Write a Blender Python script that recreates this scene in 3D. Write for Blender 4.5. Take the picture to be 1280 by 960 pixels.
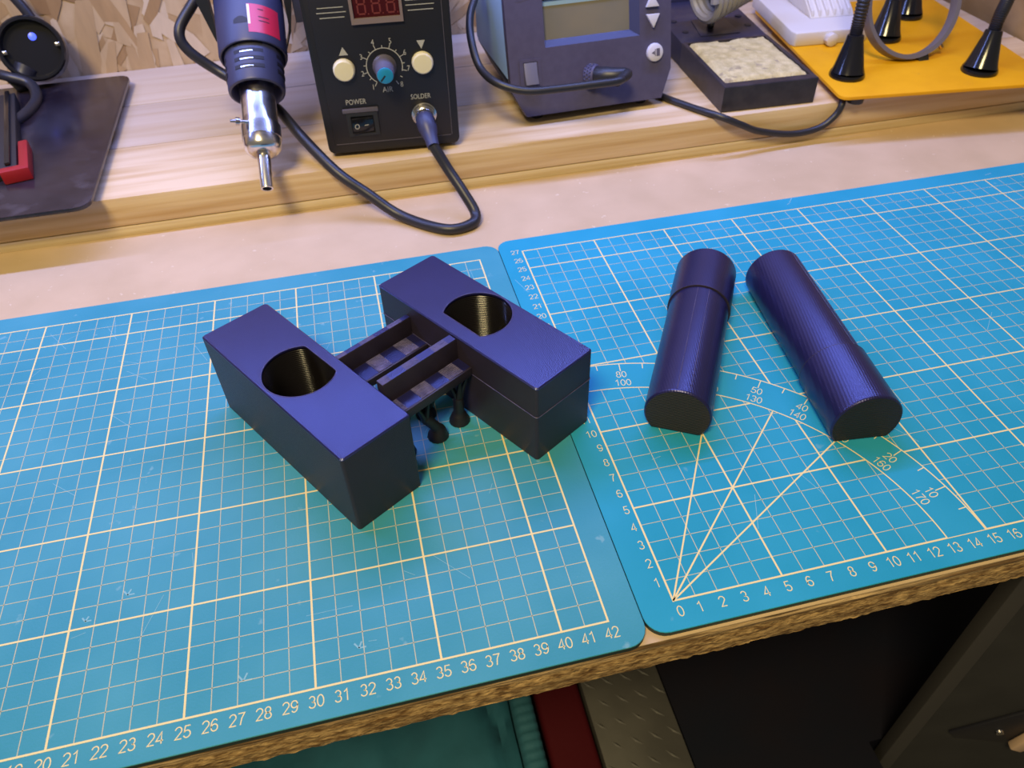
import bpy, bmesh, math, random
from mathutils import Vector, Matrix, noise
random.seed(7)
for o in list(bpy.data.objects): bpy.data.objects.remove(o)
S = bpy.context.scene
C = S.collection
ZB = 80.0                       # cm: height of the cutting mats' upper face above the floor
def W(x, y, z): return Vector((x/100, y/100, (z+ZB)/100))

# ------------------------------------------------------------------ camera
cd = bpy.data.cameras.new('camera'); cam = bpy.data.objects.new('camera', cd); C.objects.link(cam)
r0 = Vector((0.9735534, -0.2269937, -0.0258383)); r1 = Vector((-0.1751109, -0.6687882, -0.7225362)); r2 = Vector((0.1467308, 0.7079522, -0.6908501))
cam.matrix_world = Matrix.Translation(W(-9.835, -15.507, 29.427)) @ Matrix((r0, -r1, -r2)).transposed().to_4x4()
cd.sensor_width = 36; cd.lens = 968.2/1280*36; cd.clip_start = .01; cd.clip_end = 50
S.camera = cam
cd.dof.use_dof = True; cd.dof.focus_distance = .37; cd.dof.aperture_fstop = 18
# ------------------------------------------------------------------ world, lights, exposure
w = bpy.data.worlds.new('room_air'); S.world = w; w.use_nodes = True
bg = w.node_tree.nodes['Background']; bg.inputs[0].default_value = (1.0, .90, .72, 1); bg.inputs[1].default_value = .17
def area(name, loc, target, sx, sy, power, col):
    l = bpy.data.lights.new(name, 'AREA'); l.shape = 'RECTANGLE'; l.size = sx; l.size_y = sy; l.energy = power; l.color = col
    o = bpy.data.objects.new(name, l); C.objects.link(o); o.location = W(*loc)
    o.rotation_euler = (W(*target)-W(*loc)).to_track_quat('-Z', 'Y').to_euler(); return o
area('led_strip_light', (-16, 41, 46), (-16, 40.9, 0), 1.22, .02, 6.9, (.26, .36, 1.0))
area('ceiling_lamp_light', (-60, -78, 165), (0, 20, 0), .5, .35, 38.0, (1.0, .80, .40))
vs = S.view_settings; vs.view_transform = 'Standard'; vs.look = 'None'; vs.exposure = 0; vs.gamma = 1; vs.use_curve_mapping = False

# ------------------------------------------------------------------ materials
def nd(nt, t, **k):
    n = nt.nodes.new(t)
    for a, b in k.items(): setattr(n, a, b)
    return n
def mat(name, col, rough=.5, metal=0, col2=None, scale=(1, 1, 1), nscale=1.0, detail=4, lo=.35, hi=.65,
        bump=0, bscale=None, bstretch=None, spec=.5, emit=0, coat=0, specks=None, rvar=0):
    """principled material; texture space is object space in centimetres"""
    m = bpy.data.materials.new(name); m.use_nodes = True; nt = m.node_tree; p = nt.nodes['Principled BSDF']
    p.inputs['Base Color'].default_value = (*col, 1); p.inputs['Roughness'].default_value = rough; p.inputs['Metallic'].default_value = metal
    p.inputs['Specular IOR Level'].default_value = spec; p.inputs['Coat Weight'].default_value = coat
    if emit: p.inputs['Emission Color'].default_value = (*col, 1); p.inputs['Emission Strength'].default_value = emit
    tc = nd(nt, 'ShaderNodeTexCoord'); L = nt.links.new
    def tex(sc, ns, det):
        mp = nd(nt, 'ShaderNodeMapping'); mp.inputs['Scale'].default_value = [100*s for s in sc]; L(tc.outputs['Object'], mp.inputs[0])
        n = nd(nt, 'ShaderNodeTexNoise'); n.inputs['Scale'].default_value = ns; n.inputs['Detail'].default_value = det; L(mp.outputs[0], n.inputs['Vector']); return n
    out = None
    if col2:
        n = tex(scale, nscale, detail); r = nd(nt, 'ShaderNodeValToRGB')
        r.color_ramp.elements[0].position = lo; r.color_ramp.elements[1].position = hi
        r.color_ramp.elements[0].color = (*col, 1); r.color_ramp.elements[1].color = (*col2, 1)
        L(n.outputs['Fac'], r.inputs[0]); out = r.outputs[0]
    if specks:
        sc, sn, thr, wid, scol, amt = specks
        n2 = tex(sc, sn, 3); r2_ = nd(nt, 'ShaderNodeValToRGB'); r2_.color_ramp.elements[0].position = thr; r2_.color_ramp.elements[1].position = thr+wid
        r2_.color_ramp.elements[0].color = (0, 0, 0, 1); r2_.color_ramp.elements[1].color = (amt, amt, amt, 1); L(n2.outputs['Fac'], r2_.inputs[0])
        mx = nd(nt, 'ShaderNodeMix', data_type='RGBA'); L(r2_.outputs[0], mx.inputs[0])
        if out: L(out, mx.inputs[6])
        else: mx.inputs[6].default_value = (*col, 1)
        mx.inputs[7].default_value = (*scol, 1); out = mx.outputs[2]
    if out: L(out, p.inputs['Base Color'])
    if bump:
        n3 = tex(bstretch or scale, bscale or nscale, 5); b = nd(nt, 'ShaderNodeBump'); b.inputs['Strength'].default_value = bump; b.inputs['Distance'].default_value = .001
        L(n3.outputs['Fac'], b.inputs['Height']); L(b.outputs[0], p.inputs['Normal'])
    if rvar:
        n4 = tex((1, 1, 1), .35, 4); mr = nd(nt, 'ShaderNodeMapRange'); mr.inputs['To Min'].default_value = rough-rvar; mr.inputs['To Max'].default_value = rough+rvar
        L(n4.outputs['Fac'], mr.inputs[0]); L(mr.outputs[0], p.inputs['Roughness'])
    return m
def wave_bump(m, direction, scale, dist, strength, rot=(0, 0, 0)):
    """fine printed layer lines: one more bump, from a wave texture"""
    nt = m.node_tree; p = nt.nodes['Principled BSDF']; tc = nd(nt, 'ShaderNodeTexCoord'); mp = nd(nt, 'ShaderNodeMapping')
    mp.inputs['Scale'].default_value = (100, 100, 100); mp.inputs['Rotation'].default_value = rot
    wv = nd(nt, 'ShaderNodeTexWave', bands_direction=direction); wv.inputs['Scale'].default_value = scale; wv.inputs['Distortion'].default_value = dist
    wv.inputs['Detail'].default_value = 2; wv.inputs['Detail Scale'].default_value = 2
    b = nd(nt, 'ShaderNodeBump'); b.inputs['Strength'].default_value = strength; b.inputs['Distance'].default_value = .0005
    nt.links.new(tc.outputs['Object'], mp.inputs[0]); nt.links.new(mp.outputs[0], wv.inputs['Vector']); nt.links.new(wv.outputs['Fac'], b.inputs['Height'])
    if p.inputs['Normal'].is_linked: nt.links.new(p.inputs['Normal'].links[0].from_socket, b.inputs['Normal'])
    nt.links.new(b.outputs[0], p.inputs['Normal']); return m
M = {}
M['mat_l'] = mat('cutting_mat_vinyl', (.028, .245, .350), .45, spec=.35, col2=(.050, .285, .395), nscale=.16, bump=.10, bscale=9, specks=((1, 1, 1), 1.1, .70, .05, (.22, .42, .50), .5), rvar=.08)
M['mat_r'] = mat('cutting_mat_vinyl_right', (.018, .275, .44), .50, spec=.10, col2=(.028, .31, .50), nscale=.16, bump=.08, bscale=9, specks=((1, 1, 1), .8, .72, .05, (.20, .40, .50), .4), rvar=.06)  # right mat: bluer base and less gloss than the left one
M['print'] = mat('cream_ink', (.76, .62, .30), .6)
M['print_thin'] = mat('cream_ink_thin', (.47, .47, .33), .6)
M['scratch'] = mat('pale_scratch', (.20, .42, .52), .7)
M['bench'] = mat('bench_hardboard', (.51, .372, .232), .62, col2=(.57, .42, .272), nscale=.25, detail=8, bump=.06, bscale=6, specks=((1, 1, 1), 2.2, .70, .03, (.68, .56, .42), .6))
M['bench_edge'] = mat('bench_edge_layer', (.13, .07, .025), .8, col2=(.60, .42, .22), scale=(.07, 1, 3.2), nscale=2.6, detail=8, lo=.40, hi=.68, bump=.8, bscale=6, bstretch=(.2, 1, 2))
M['chip'] = mat('rough_chipboard', (.13, .065, .018), .9, col2=(.50, .33, .145), scale=(.5, 1, 1.5), nscale=3.6, detail=8, lo=.36, hi=.66, bump=1.0, bscale=6, bstretch=(.5, 1, 1.4))
M['mat_core'] = mat('mat_dark_core', (.012, .03, .032), .6)
M['plank'] = mat('pine_plank', (.51, .41, .32), .55, col2=(.46, .345, .24), scale=(.045, 1.1, 1.1), nscale=1.2, detail=7, lo=.42, hi=.74, bump=.12, bscale=3, bstretch=(.05, 1.5, 1.5))
M['plank_front'] = mat('pine_front_plank', (.68, .52, .34), .55, col2=(.50, .32, .14), scale=(.055, .9, 1.6), nscale=1.1, detail=7, lo=.40, hi=.72, bump=.25, bscale=3, bstretch=(.05, 1.5, 1.5))
M['batten'] = mat('pale_batten', (.70, .58, .38), .6, col2=(.58, .44, .25), scale=(.03, 1, 2.2), nscale=1.5, bump=.15, bscale=3)
M['endpanel'] = mat('brown_board', (.30, .20, .09), .6, col2=(.42, .29, .14), scale=(1, .1, .5), nscale=.9, bump=.2)
def osb():
    m = bpy.data.materials.new('pressed_wood_strands'); m.use_nodes = True; nt = m.node_tree; p = nt.nodes['Principled BSDF']; p.inputs['Roughness'].default_value = .6
    g = nd(nt, 'ShaderNodeNewGeometry'); r = nd(nt, 'ShaderNodeValToRGB'); e = r.color_ramp.elements
    e[0].position = 0; e[0].color = (.30, .17, .07, 1); e[1].position = 1; e[1].color = (.66, .52, .37, 1)
    for q, c in ((.25, (.44, .28, .13)), (.5, (.53, .37, .20)), (.75, (.58, .42, .25))): x = e.new(q); x.color = (*c, 1)
    nt.links.new(g.outputs['Random Per Island'], r.inputs[0])
    tc = nd(nt, 'ShaderNodeTexCoord'); mp = nd(nt, 'ShaderNodeMapping'); mp.inputs['Scale'].default_value = (150, 10, 30); n = nd(nt, 'ShaderNodeTexNoise'); n.inputs['Scale'].default_value = 1; n.inputs['Detail'].default_value = 5
    nt.links.new(tc.outputs['Object'], mp.inputs[0]); nt.links.new(mp.outputs[0], n.inputs['Vector'])
    mx = nd(nt, 'ShaderNodeMix', data_type='RGBA', blend_type='MULTIPLY'); mx.inputs[0].default_value = .35
    nt.links.new(r.outputs[0], mx.inputs[6]); nt.links.new(n.outputs['Fac'], mx.inputs[7]); nt.links.new(mx.outputs[2], p.inputs['Base Color']); return m
M['osb'] = osb()
M['osb_base'] = mat('strand_board', (.50, .36, .21), .65, col2=(.40, .27, .14), nscale=.4, bump=.2)
M['floor'] = mat('concrete_floor', (.10, .095, .09), .8, col2=(.14, .13, .12), nscale=.2, bump=.2)
def printed(name, rot, direction='Z', scale=6, strength=.35, rough=.42, base=(.013, .010, .050), tint=(.50, .50, 1), spec=.85):
    m = mat(name, base, rough, spec=spec, col2=tuple(c*1.15 for c in base), nscale=.6, bump=.03, bscale=14)
    m.node_tree.nodes['Principled BSDF'].inputs['Specular Tint'].default_value = (*tint, 1)
    return wave_bump(m, direction, scale, .4, strength, rot)
M['pla_side'] = printed('printed_plastic_layers', (0, 0, 0), 'Z', 5.2, .30, .45, (.020, .0155, .030), (.95, .82, .85), .55)  # same plastic as the top; shaded side tone put into the colour
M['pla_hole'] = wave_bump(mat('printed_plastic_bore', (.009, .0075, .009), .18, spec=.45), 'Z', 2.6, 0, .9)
M['pla_top'] = printed('printed_plastic_top', (0, 0, .55), 'X', 5.0, .16, .30, (.011, .011, .060), (.46, .52, 1), 1.0)  # LED sheen put into the colour: bluer base and tint than the sides
M['pla_tube'] = printed('printed_plastic_tube', (0, 0, .2), 'X', 2.4, .10, .34, (.011, .010, .046), (.48, .50, 1), .8)
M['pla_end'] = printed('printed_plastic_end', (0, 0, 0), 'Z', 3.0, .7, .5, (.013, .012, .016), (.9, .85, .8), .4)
M['pla_scuff_sheen'] = wave_bump(mat('scuffed_plastic_sheen', (.078, .072, .18), .40, col2=(.17, .152, .32), nscale=2.5, bump=.8, bscale=7), 'X', 3.2, 2.5, .9, (0, 0, 1.0))  # scuffed print patches; specular sheen of their rough lines painted as lighter base
M['pla_flange'] = mat('printed_plastic_flange', (.034, .030, .105), .42, col2=(.075, .062, .14), nscale=1.6, bump=.5, bscale=8)
M['blk_metal'] = mat('black_powder_coat', (.012, .012, .016), .42, col2=(.016, .016, .02), nscale=1, bump=.08, bscale=20)
M['blk_panel'] = mat('black_front_panel', (.008, .008, .015), .48)
M['blk_plastic'] = mat('black_plastic', (.018, .018, .022), .45)
M['gloss_black'] = mat('glossy_black', (.008, .008, .010), .16)
M['plateblk'] = mat('black_glass_plate', (.014, .010, .016), .22, col2=(.026, .02, .028), nscale=.5, specks=((1, 1, 1), .35, .56, .1, (.07, .06, .075), .55), rvar=.1)
M['rubber'] = mat('black_rubber', (.016, .016, .022), .42, bump=.03, bscale=8)
M['ink'] = mat('pale_grey_ink', (.42, .42, .44), .6)
M['ivory'] = mat('ivory_button', (.78, .72, .56), .4)
M['knob'] = mat('dark_grey_knob', (.10, .09, .13), .38)
M['blue'] = mat('blue_cap', (.012, .25, .52), .4)
M['mark'] = mat('dark_mark', (.01, .01, .02), .6)
M['bezel'] = mat('grey_bezel', (.22, .17, .19), .4)
M['redwin'] = mat('dark_red_window', (.055, .004, .007), .25)
M['redseg'] = mat('dull_red_segment', (.17, .028, .028), .5)
M['silver'] = mat('bare_steel', (.62, .60, .60), .22, 1, col2=(.42, .40, .42), nscale=1.2, rvar=.1)
M['chrome'] = mat('polished_steel', (.78, .75, .75), .22, 1, col2=(.34, .30, .34), nscale=.9, lo=.5, hi=.66, rvar=.05)
M['blued'] = mat('blue_grey_plastic', (.036, .040, .098), .45, bump=.03, bscale=10)
M['sticker'] = mat('red_label', (.50, .020, .060), .35)
M['stickerw'] = mat('label_edge', (.75, .65, .55), .4)
M['fascia'] = mat('slate_plastic', (.060, .052, .100), .5, col2=(.068, .060, .112), nscale=2, bump=.08, bscale=20)
M['ltblue'] = mat('pale_blue_cover', (.30, .48, .80), .42)
M['seam'] = mat('dark_seam', (.010, .012, .02), .5)
M['lcd'] = mat('grey_green_screen', (.155, .145, .115), .25, col2=(.19, .165, .115), nscale=.3)
M['key'] = mat('pale_key', (.55, .53, .60), .45)
M['rocker'] = mat('grey_rocker', (.13, .125, .17), .4)
M['stand'] = mat('satin_black_stand', (.016, .013, .020), .38, col2=(.03, .025, .035), nscale=1.2)
M['standp'] = mat('dark_navy_panel', (.020, .020, .048), .42, col2=(.05, .045, .06), nscale=.6, lo=.52, hi=.75, bump=.06)
M['sponge'] = mat('dry_sponge', (.44, .36, .16), .9, col2=(.60, .50, .26), nscale=1.3, bump=1.0, bscale=6, specks=((1, 1, 1), .9, .60, .08, (.22, .17, .12), .6))
M['yellow'] = mat('yellow_paint', (.74, .36, .006), .45, spec=.25, col2=(.68, .32, .004), nscale=.4, specks=((1, 1, 1), 1.2, .72, .03, (.45, .28, .1), .4))
M['white'] = mat('white_plastic', (.58, .55, .54), .5, bump=.05)
M['greycable'] = mat('grey_plastic', (.13, .115, .125), .38)
M['brass'] = mat('brass', (.65, .45, .18), .3, 1)
M['red'] = mat('red_plastic', (.30, .010, .018), .42)
M['teal'] = mat('teal_fabric', (.006, .075, .125), .85, col2=(.009, .095, .155), nscale=.3, bump=.4, bscale=1.2)
M['tealtrim'] = mat('teal_trim', (.014, .095, .145), .8, bump=.3, bscale=2)
M['dkred'] = mat('dark_red_fabric', (.046, .0015, .005), .8, spec=.15, bump=.2, bscale=2)
M['alu'] = mat('dull_aluminium', (.052, .050, .050), .55, .3, col2=(.066, .063, .062), nscale=.3, bump=.1)
M['alubar'] = mat('worn_aluminium', (.36, .34, .32), .42, .5)
M['coil'] = mat('grey_coated_spring', (.26, .25, .26), .5)
M['tread'] = mat('tread_aluminium', (.13, .125, .12), .5, .4)
M['post'] = mat('grey_post_paint', (.034, .032, .034), .55)
M['navy'] = mat('navy_plastic', (.0035, .005, .013), .55, spec=.2, col2=(.007, .005, .010), nscale=.1)
M['dkgrey'] = mat('dark_grey_paint', (.016, .016, .018), .6, col2=(.021, .021, .023), nscale=.3, bump=.1)
M['palewood'] = mat('pale_wood', (.55, .38, .27), .6)
M['bluesheen'] = mat('blue_reflection_glow', (.10, .16, 1.0), .3, emit=.5)  # blue reflection on the plug, painted as a faintly glowing colour

# ------------------------------------------------------------------ mesh helpers (all in bench centimetres)
def V(*a): return Vector(a)
class Fr:
    """local frame: origin o, axes ex ey ez"""
    def __init__(s, o, ex=(1, 0, 0), ey=(0, 1, 0), ez=(0, 0, 1)): s.o = Vector(o); s.x = Vector(ex).normalized(); s.y = Vector(ey).normalized(); s.z = Vector(ez).normalized()
    def __call__(s, a, b, c=0): return s.o+s.x*a+s.y*b+s.z*c
WF = Fr((0, 0, 0))
def perp(ax, up=(0, 0, 1)):
    ax = Vector(ax).normalized(); up = Vector(up)
    if abs(ax.dot(up)) > .98: up = V(0, 1, 0)
    a = ax.cross(up).normalized(); return ax, a, a.cross(ax).normalized()
def spline(pts, n=8):
    P = [Vector(p) for p in pts]; P = [P[0]*2-P[1]]+P+[P[-1]*2-P[-2]]; out = []
    for i in range(1, len(P)-2):
        a, b, c, d = P[i-1:i+3]
        for k in range(n):
            t = k/n; out.append(.5*((2*b)+(c-a)*t+(2*a-5*b+4*c-d)*t*t+(3*b-a-3*c+d)*t**3))
    out.append(P[-2]); return out
class MB:
    def __init__(s): s.v = []; s.f = []
    def add(s, vs, fs):
        n = len(s.v); s.v += [Vector(v) for v in vs]; s.f += [[i+n for i in f] for f in fs]; return s
    def box(s, F, x0, x1, y0, y1, z0, z1):
        vs = [F(x, y, z) for z in (z0, z1) for x, y in ((x0, y0), (x1, y0), (x1, y1), (x0, y1))]
        return s.add(vs, [(3, 2, 1, 0), (4, 5, 6, 7), (0, 1, 5, 4), (1, 2, 6, 5), (2, 3, 7, 6), (3, 0, 4, 7)])
    def prism(s, pts, vec):
        pts = [Vector(p) for p in pts]; n = len(pts); vec = Vector(vec)
        return s.add(pts+[p+vec for p in pts], [list(range(n))[::-1], list(range(n, 2*n))]+[(i, (i+1) % n, n+(i+1) % n, n+i) for i in range(n)])
    def rings(s, R, caps=True, closed=True):
        n = len(R[0]); vs = [p for r in R for p in r]; fs = []
        for k in range(len(R)-1):
            for i in range(n if closed else n-1): fs.append((k*n+i, k*n+(i+1) % n, (k+1)*n+(i+1) % n, (k+1)*n+i))
        if caps: fs += [list(range(n))[::-1], list(range((len(R)-1)*n, len(R)*n))]
        return s.add(vs, fs)
    def tube(s, pts, r, seg=10, caps=True, flat=1.0):
        pts = [Vector(p) for p in pts]; n = len(pts); R = []; ref = None
        rr = r if isinstance(r, (list, tuple)) else [r]*n
        for i, p in enumerate(pts):
            t = (pts[min(i+1, n-1)]-pts[max(i-1, 0)]).normalized()
            if ref is None: _, a, b = perp(t)
            else:
                a = (ref-t*ref.dot(t)).normalized(); b = a.cross(t).normalized()
            ref = a
            R.append([p+(a*math.cos(2*math.pi*k/seg)*flat+b*math.sin(2*math.pi*k/seg))*rr[i] for k in range(seg)])
        return s.rings(R, caps)
    def lathe(s, o, ax, prof, seg=24, caps=True):
        ax, a, b = perp(ax); o = Vector(o)
        return s.rings([[o+ax*t+(a*math.cos(2*math.pi*k/seg)+b*math.sin(2*math.pi*k/seg))*max(r, .001) for k in range(seg)] for t, r in prof], caps)
    def quad(s, *p): return s.add(p, [list(range(len(p)))])
    def build(s, name, m, parent=None, loc=None, bevel=0, bseg=2, smooth=True, ang=38, label=None, fix=True):
        root = parent
        while root is not None and root.parent is not None: root = root.parent
        if root is not None: base = root.location
        else: base = W(*loc)
        me = bpy.data.meshes.new(name); bm = bmesh.new()
        bv = [bm.verts.new(W(*v)-base) for v in s.v]
        for f in s.f:
            try: bm.faces.new([bv[i] for i in f])
            except ValueError: pass
        if fix: bmesh.ops.recalc_face_normals(bm, faces=bm.faces)
        if bevel:
            es = [e for e in bm.edges if len(e.link_faces) == 2 and e.calc_face_angle(0) > .5]
            bmesh.ops.bevel(bm, geom=es, offset=bevel/100, segments=bseg, profile=.5, affect='EDGES', clamp_overlap=True)
        bm.to_mesh(me); bm.free(); me.materials.append(m)
        if smooth:
            me.polygons.foreach_set('use_smooth', [True]*len(me.polygons)); me.set_sharp_from_angle(angle=math.radians(ang))
        o = bpy.data.objects.new(name, me); C.objects.link(o)
        if parent is not None: o.parent = parent
        else: o.location = base
        if label: o['label'] = label
        return o
def thing(name, loc, label, cat, group=None):
    o = bpy.data.objects.new(name, None); C.objects.link(o); o.location = W(*loc); o.empty_display_size = .02
    o['label'] = label; o['category'] = cat
    if group: o['group'] = group
    return o
def tag(o, label, cat, group=None):
    o['label'] = label; o['category'] = cat
    if group: o['group'] = group
    return o
def struct(o): o['kind'] = 'structure'; return o
_tc = {}
def glyphs(txt):
    if txt not in _tc:
        c = bpy.data.curves.new('t', 'FONT'); c.body = txt; c.size = 1; c.align_x = 'CENTER'; c.resolution_u = 3
        o = bpy.data.objects.new('t', c); me = bpy.data.meshes.new_from_object(o)
        vs = [(v.co.x, v.co.y) for v in me.vertices]; fs = [tuple(p.vertices) for p in me.polygons]
        bpy.data.objects.remove(o); bpy.data.curves.remove(c); bpy.data.meshes.remove(me)
        h = max(y for x, y in vs); mnx = min(x for x, y in vs); mxx = max(x for x, y in vs)
        _tc[txt] = ([((x-(mnx+mxx)/2)/h, y/h-.5) for x, y in vs], fs)
    return _tc[txt]
def text(mb, txt, F, x, y, h, rot=0, z=0, sx=1):
    vs, fs = glyphs(txt); c, s = math.cos(rot), math.sin(rot)
    mb.add([F(x+(a*c*sx-b*s)*h, y+(a*s*sx+b*c)*h, z) for a, b in vs], fs)
def rounded(x0, x1, y0, y1, r, n=6):
    P = []
    for cx, cy, a0 in ((x1-r, y1-r, 0), (x0+r, y1-r, 90), (x0+r, y0+r, 180), (x1-r, y0+r, 270)):
        for k in range(n+1):
            a = math.radians(a0+90*k/n); P.append((cx+r*math.cos(a), cy+r*math.sin(a)))
    return P
def plate_hole(outer, hole, F, z0, z1, chamfer=0, floor=None):
    """solid plate with one hole: MB with caps triangulated (outer, hole counter-clockwise lists of (x,y))"""
    mb = MB()
    def cap(lo, lh, z):
        bm = bmesh.new(); es = []
        for L in (lo, lh):
            vv = [bm.verts.new((x, y, 0)) for x, y in L]; es += [bm.edges.new((vv[i], vv[(i+1) % len(vv)])) for i in range(len(vv))]
        bmesh.ops.triangle_fill(bm, edges=es, use_beauty=True)
        bm.verts.index_update(); mb.add([F(v.co.x, v.co.y, z) for v in bm.verts], [[v.index for v in f.verts] for f in bm.faces]); bm.free()
    if chamfer:
        cx = sum(p[0] for p in outer)/len(outer); cy = sum(p[1] for p in outer)/len(outer)
        mx = max(abs(p[0]-cx) for p in outer); my = max(abs(p[1]-cy) for p in outer)
        ins = [(cx+(x-cx)*(1-chamfer/mx), cy+(y-cy)*(1-chamfer/my)) for x, y in outer]
    else: ins = outer
    cap(ins, hole, z1)
    n = len(outer); R = [[F(x, y, z0) for x, y in outer], [F(x, y, z1-chamfer) for x, y in outer]]
    if chamfer: R.append([F(x, y, z1) for x, y in ins])
    mb.rings(R, caps=False)
    hf = z0 if floor is None else floor
    mb.rings([[F(x, y, z1) for x, y in hole], [F(x, y, hf) for x, y in hole]], caps=False)
    if floor is None: cap(outer, hole, z0)
    else: mb.quad(*[F(x, y, hf) for x, y in hole]); mb.quad(*[F(x, y, z0) for x, y in outer])
    return mb

# ================================================================== the setting
wb = struct(MB().box(WF, -120, 90, 60.3, 62.5, -ZB, 130).build('wall_back', M['osb_base'], loc=(0, 60.3, -ZB)))
sm = MB(); rnd = random.Random(3)
for k in range(900):
    x = rnd.uniform(-70, 60); z = rnd.uniform(1, 22); L = rnd.uniform(3, 9); wd = rnd.uniform(.6, 2.0); a = rnd.gauss(1.45, .5); y = 60.3-.012-k*.00012
    c, s = math.cos(a), math.sin(a); t = rnd.uniform(.5, 1)
    sm.quad(*[V(x+c*u*L/2-s*v*wd/2, y, z+s*u*L/2+c*v*wd/2) for u, v in ((-1, -t), (-.4, -1), (1, -.8*t), (.9, t), (.2, 1), (-.9, .7))])
so = sm.build('wood_strands', M['osb'], wb, smooth=False, fix=False); so['kind'] = 'stuff'
struct(MB().box(WF, -160, 160, -120, 62.5, -ZB-2, -ZB).build('floor', M['floor'], loc=(0, 0, -ZB)))

# ------------------------------------------------------------------ workbench
wbn = thing('workbench', (0, 29, -ZB), 'workbench with pale hardboard top and rough chipboard front edge', 'workbench')
MB().box(WF, -95, 88, -1.45, 60.2, -.36, -.30).build('top_sheet', M['bench'], wbn)
el = MB(); R = []
for j in range(7):
    row = []
    for i in range(561):
        x = -45+85*i/560; z = -.36-.52*j/6; q = Vector((x*.35, j*1.1, 9))
        row.append(V(x, -1.45-(.05 if 2 <= j <= 3 else 0)-.035*noise.noise(q)-.03*noise.noise(q*4), z))
    R.append(row)
el.rings(R, caps=False, closed=False); el.box(WF, -45, 40, -1.32, 60.2, -.87, -.37); el.box(WF, -95, -45, -1.44, 60.2, -.88, -.36); el.box(WF, 40, 88, -1.44, 60.2, -.88, -.36)
el.build('edge_layer', M['bench_edge'], wbn, ang=60, label='brown fibrous layer under the pale top')
cm = MB(); nx = 560; rows = 9; x0, x1 = -45, 40
R = []
for j in range(rows+1):
    row = []
    for i in range(nx+1):
        x = x0+(x1-x0)*i/nx; z = -.86-1.60*j/rows; q = Vector((x*.6, j*.9, 0))
        d = .05*noise.noise(q*.9)+.06*noise.noise(q*3.1)+.05*noise.noise(q*8)+(-.02 if j < 1 else 0)
        if j == rows: z += .05*noise.noise(Vector((x*1.1, 5, 1)))+.05*noise.noise(Vector((x*5, 2, 1)))
        row.append(V(x, -1.41-d-(.05 if 2 < j < 8 else 0), z))
    R.append(row)
cm.rings(R, caps=False, closed=False)
cm.box(WF, x0, x1, -1.25, 60.2, -2.35, -.90); cm.box(WF, -95, x0, -1.45, 60.2, -2.45, -.90); cm.box(WF, x1, 88, -1.45, 60.2, -2.45, -.90)
cm.quad(*[V(x0, -1.4, -2.42), V(x1, -1.4, -2.42), V(x1, 6, -2.42), V(x0, 6, -2.42)])
cm.build('chipboard_core', M['chip'], wbn, ang=60, label='thick brown chipboard layer with torn, crumbly front face')
for x in (-90, 83):
    for y in (4, 55): MB().box(WF, x, x+6, y, y+4, -ZB, -2.45).build('leg', M['dkgrey'], wbn, bevel=.2)

# ------------------------------------------------------------------ cutting mats
def arcpts(cx, cy, rx, ry, a0, a1, n=10): return [(cx+rx*math.cos(math.radians(a0+(a1-a0)*k/n)), cy+ry*math.sin(math.radians(a0+(a1-a0)*k/n))) for k in range(n+1)]
DIG = {'0': [arcpts(.28, .5, .24, .46, 0, 360, 18)], '1': [[(.10, .76), (.24, .84), (.34, .97), (.34, .02)]],
       '2': [arcpts(.28, .70, .24, .26, 170, -30, 9)+[(.05, .04), (.53, .04)]], '3': [arcpts(.27, .72, .21, .24, 160, -80, 8)+arcpts(.27, .27, .24, .24, 85, -165, 9)],
       '4': [[(.54, .27), (.03, .27), (.41, .94), (.41, .02)]], '5': [[(.50, .95), (.13, .95), (.07, .50)]+arcpts(.27, .32, .25, .28, 140, -160, 10)],
       '6': [arcpts(.28, .31, .24, .27, 0, 360, 14), arcpts(.30, .50, .26, .46, 45, 180, 7)+[(.04, .31)]], '7': [[(.04, .94), (.53, .94), (.32, .55), (.21, .02)]],
       '8': [arcpts(.28, .73, .20, .22, 0, 360, 14), arcpts(.28, .27, .24, .24, 0, 360, 14)], '9': [arcpts(.28, .67, .24, .28, 0, 360, 14), arcpts(.26, .50, .26, .46, -135, 0, 7)+[(.52, .67)]]}
def digits(mb, txt, F, x, y, h, rot=0, z=0, wd=.085):
    """plain sans digits drawn as flat ribbons"""
    c, s = math.cos(rot), math.sin(rot); adv = .64; x0 = -(adv*len(txt)-.08)/2
    for k, ch in enumerate(txt):
        for st in DIG[ch]:
            P = [Vector((px-0+x0+adv*k, py-.5)) for px, py in st]; n = len(P); cl = (P[0]-P[-1]).length < .01; L, Rr = [], []
            for i, p in enumerate(P):
                a = P[i-1] if i else (P[-2] if cl else p); b = P[i+1] if i < n-1 else (P[1] if cl else p)
                d1 = (p-a).normalized() if (p-a).length > 1e-6 else (b-p).normalized(); d2 = (b-p).normalized() if (b-p).length > 1e-6 else d1
                t = (d1+d2); t = t.normalized() if t.length > .2 else d2; nn = Vector((-t.y, t.x))/max(.5, t.dot(d2))*wd/2
                L.append(p+nn); Rr.append(p-nn)
            f = lambda q: F(x+(q.x*c-q.y*s)*h, y+(q.x*s+q.y*c)*h, z)
            for i in range(n-1): mb.quad(f(L[i]), f(Rr[i]), f(Rr[i+1]), f(L[i+1]))
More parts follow.
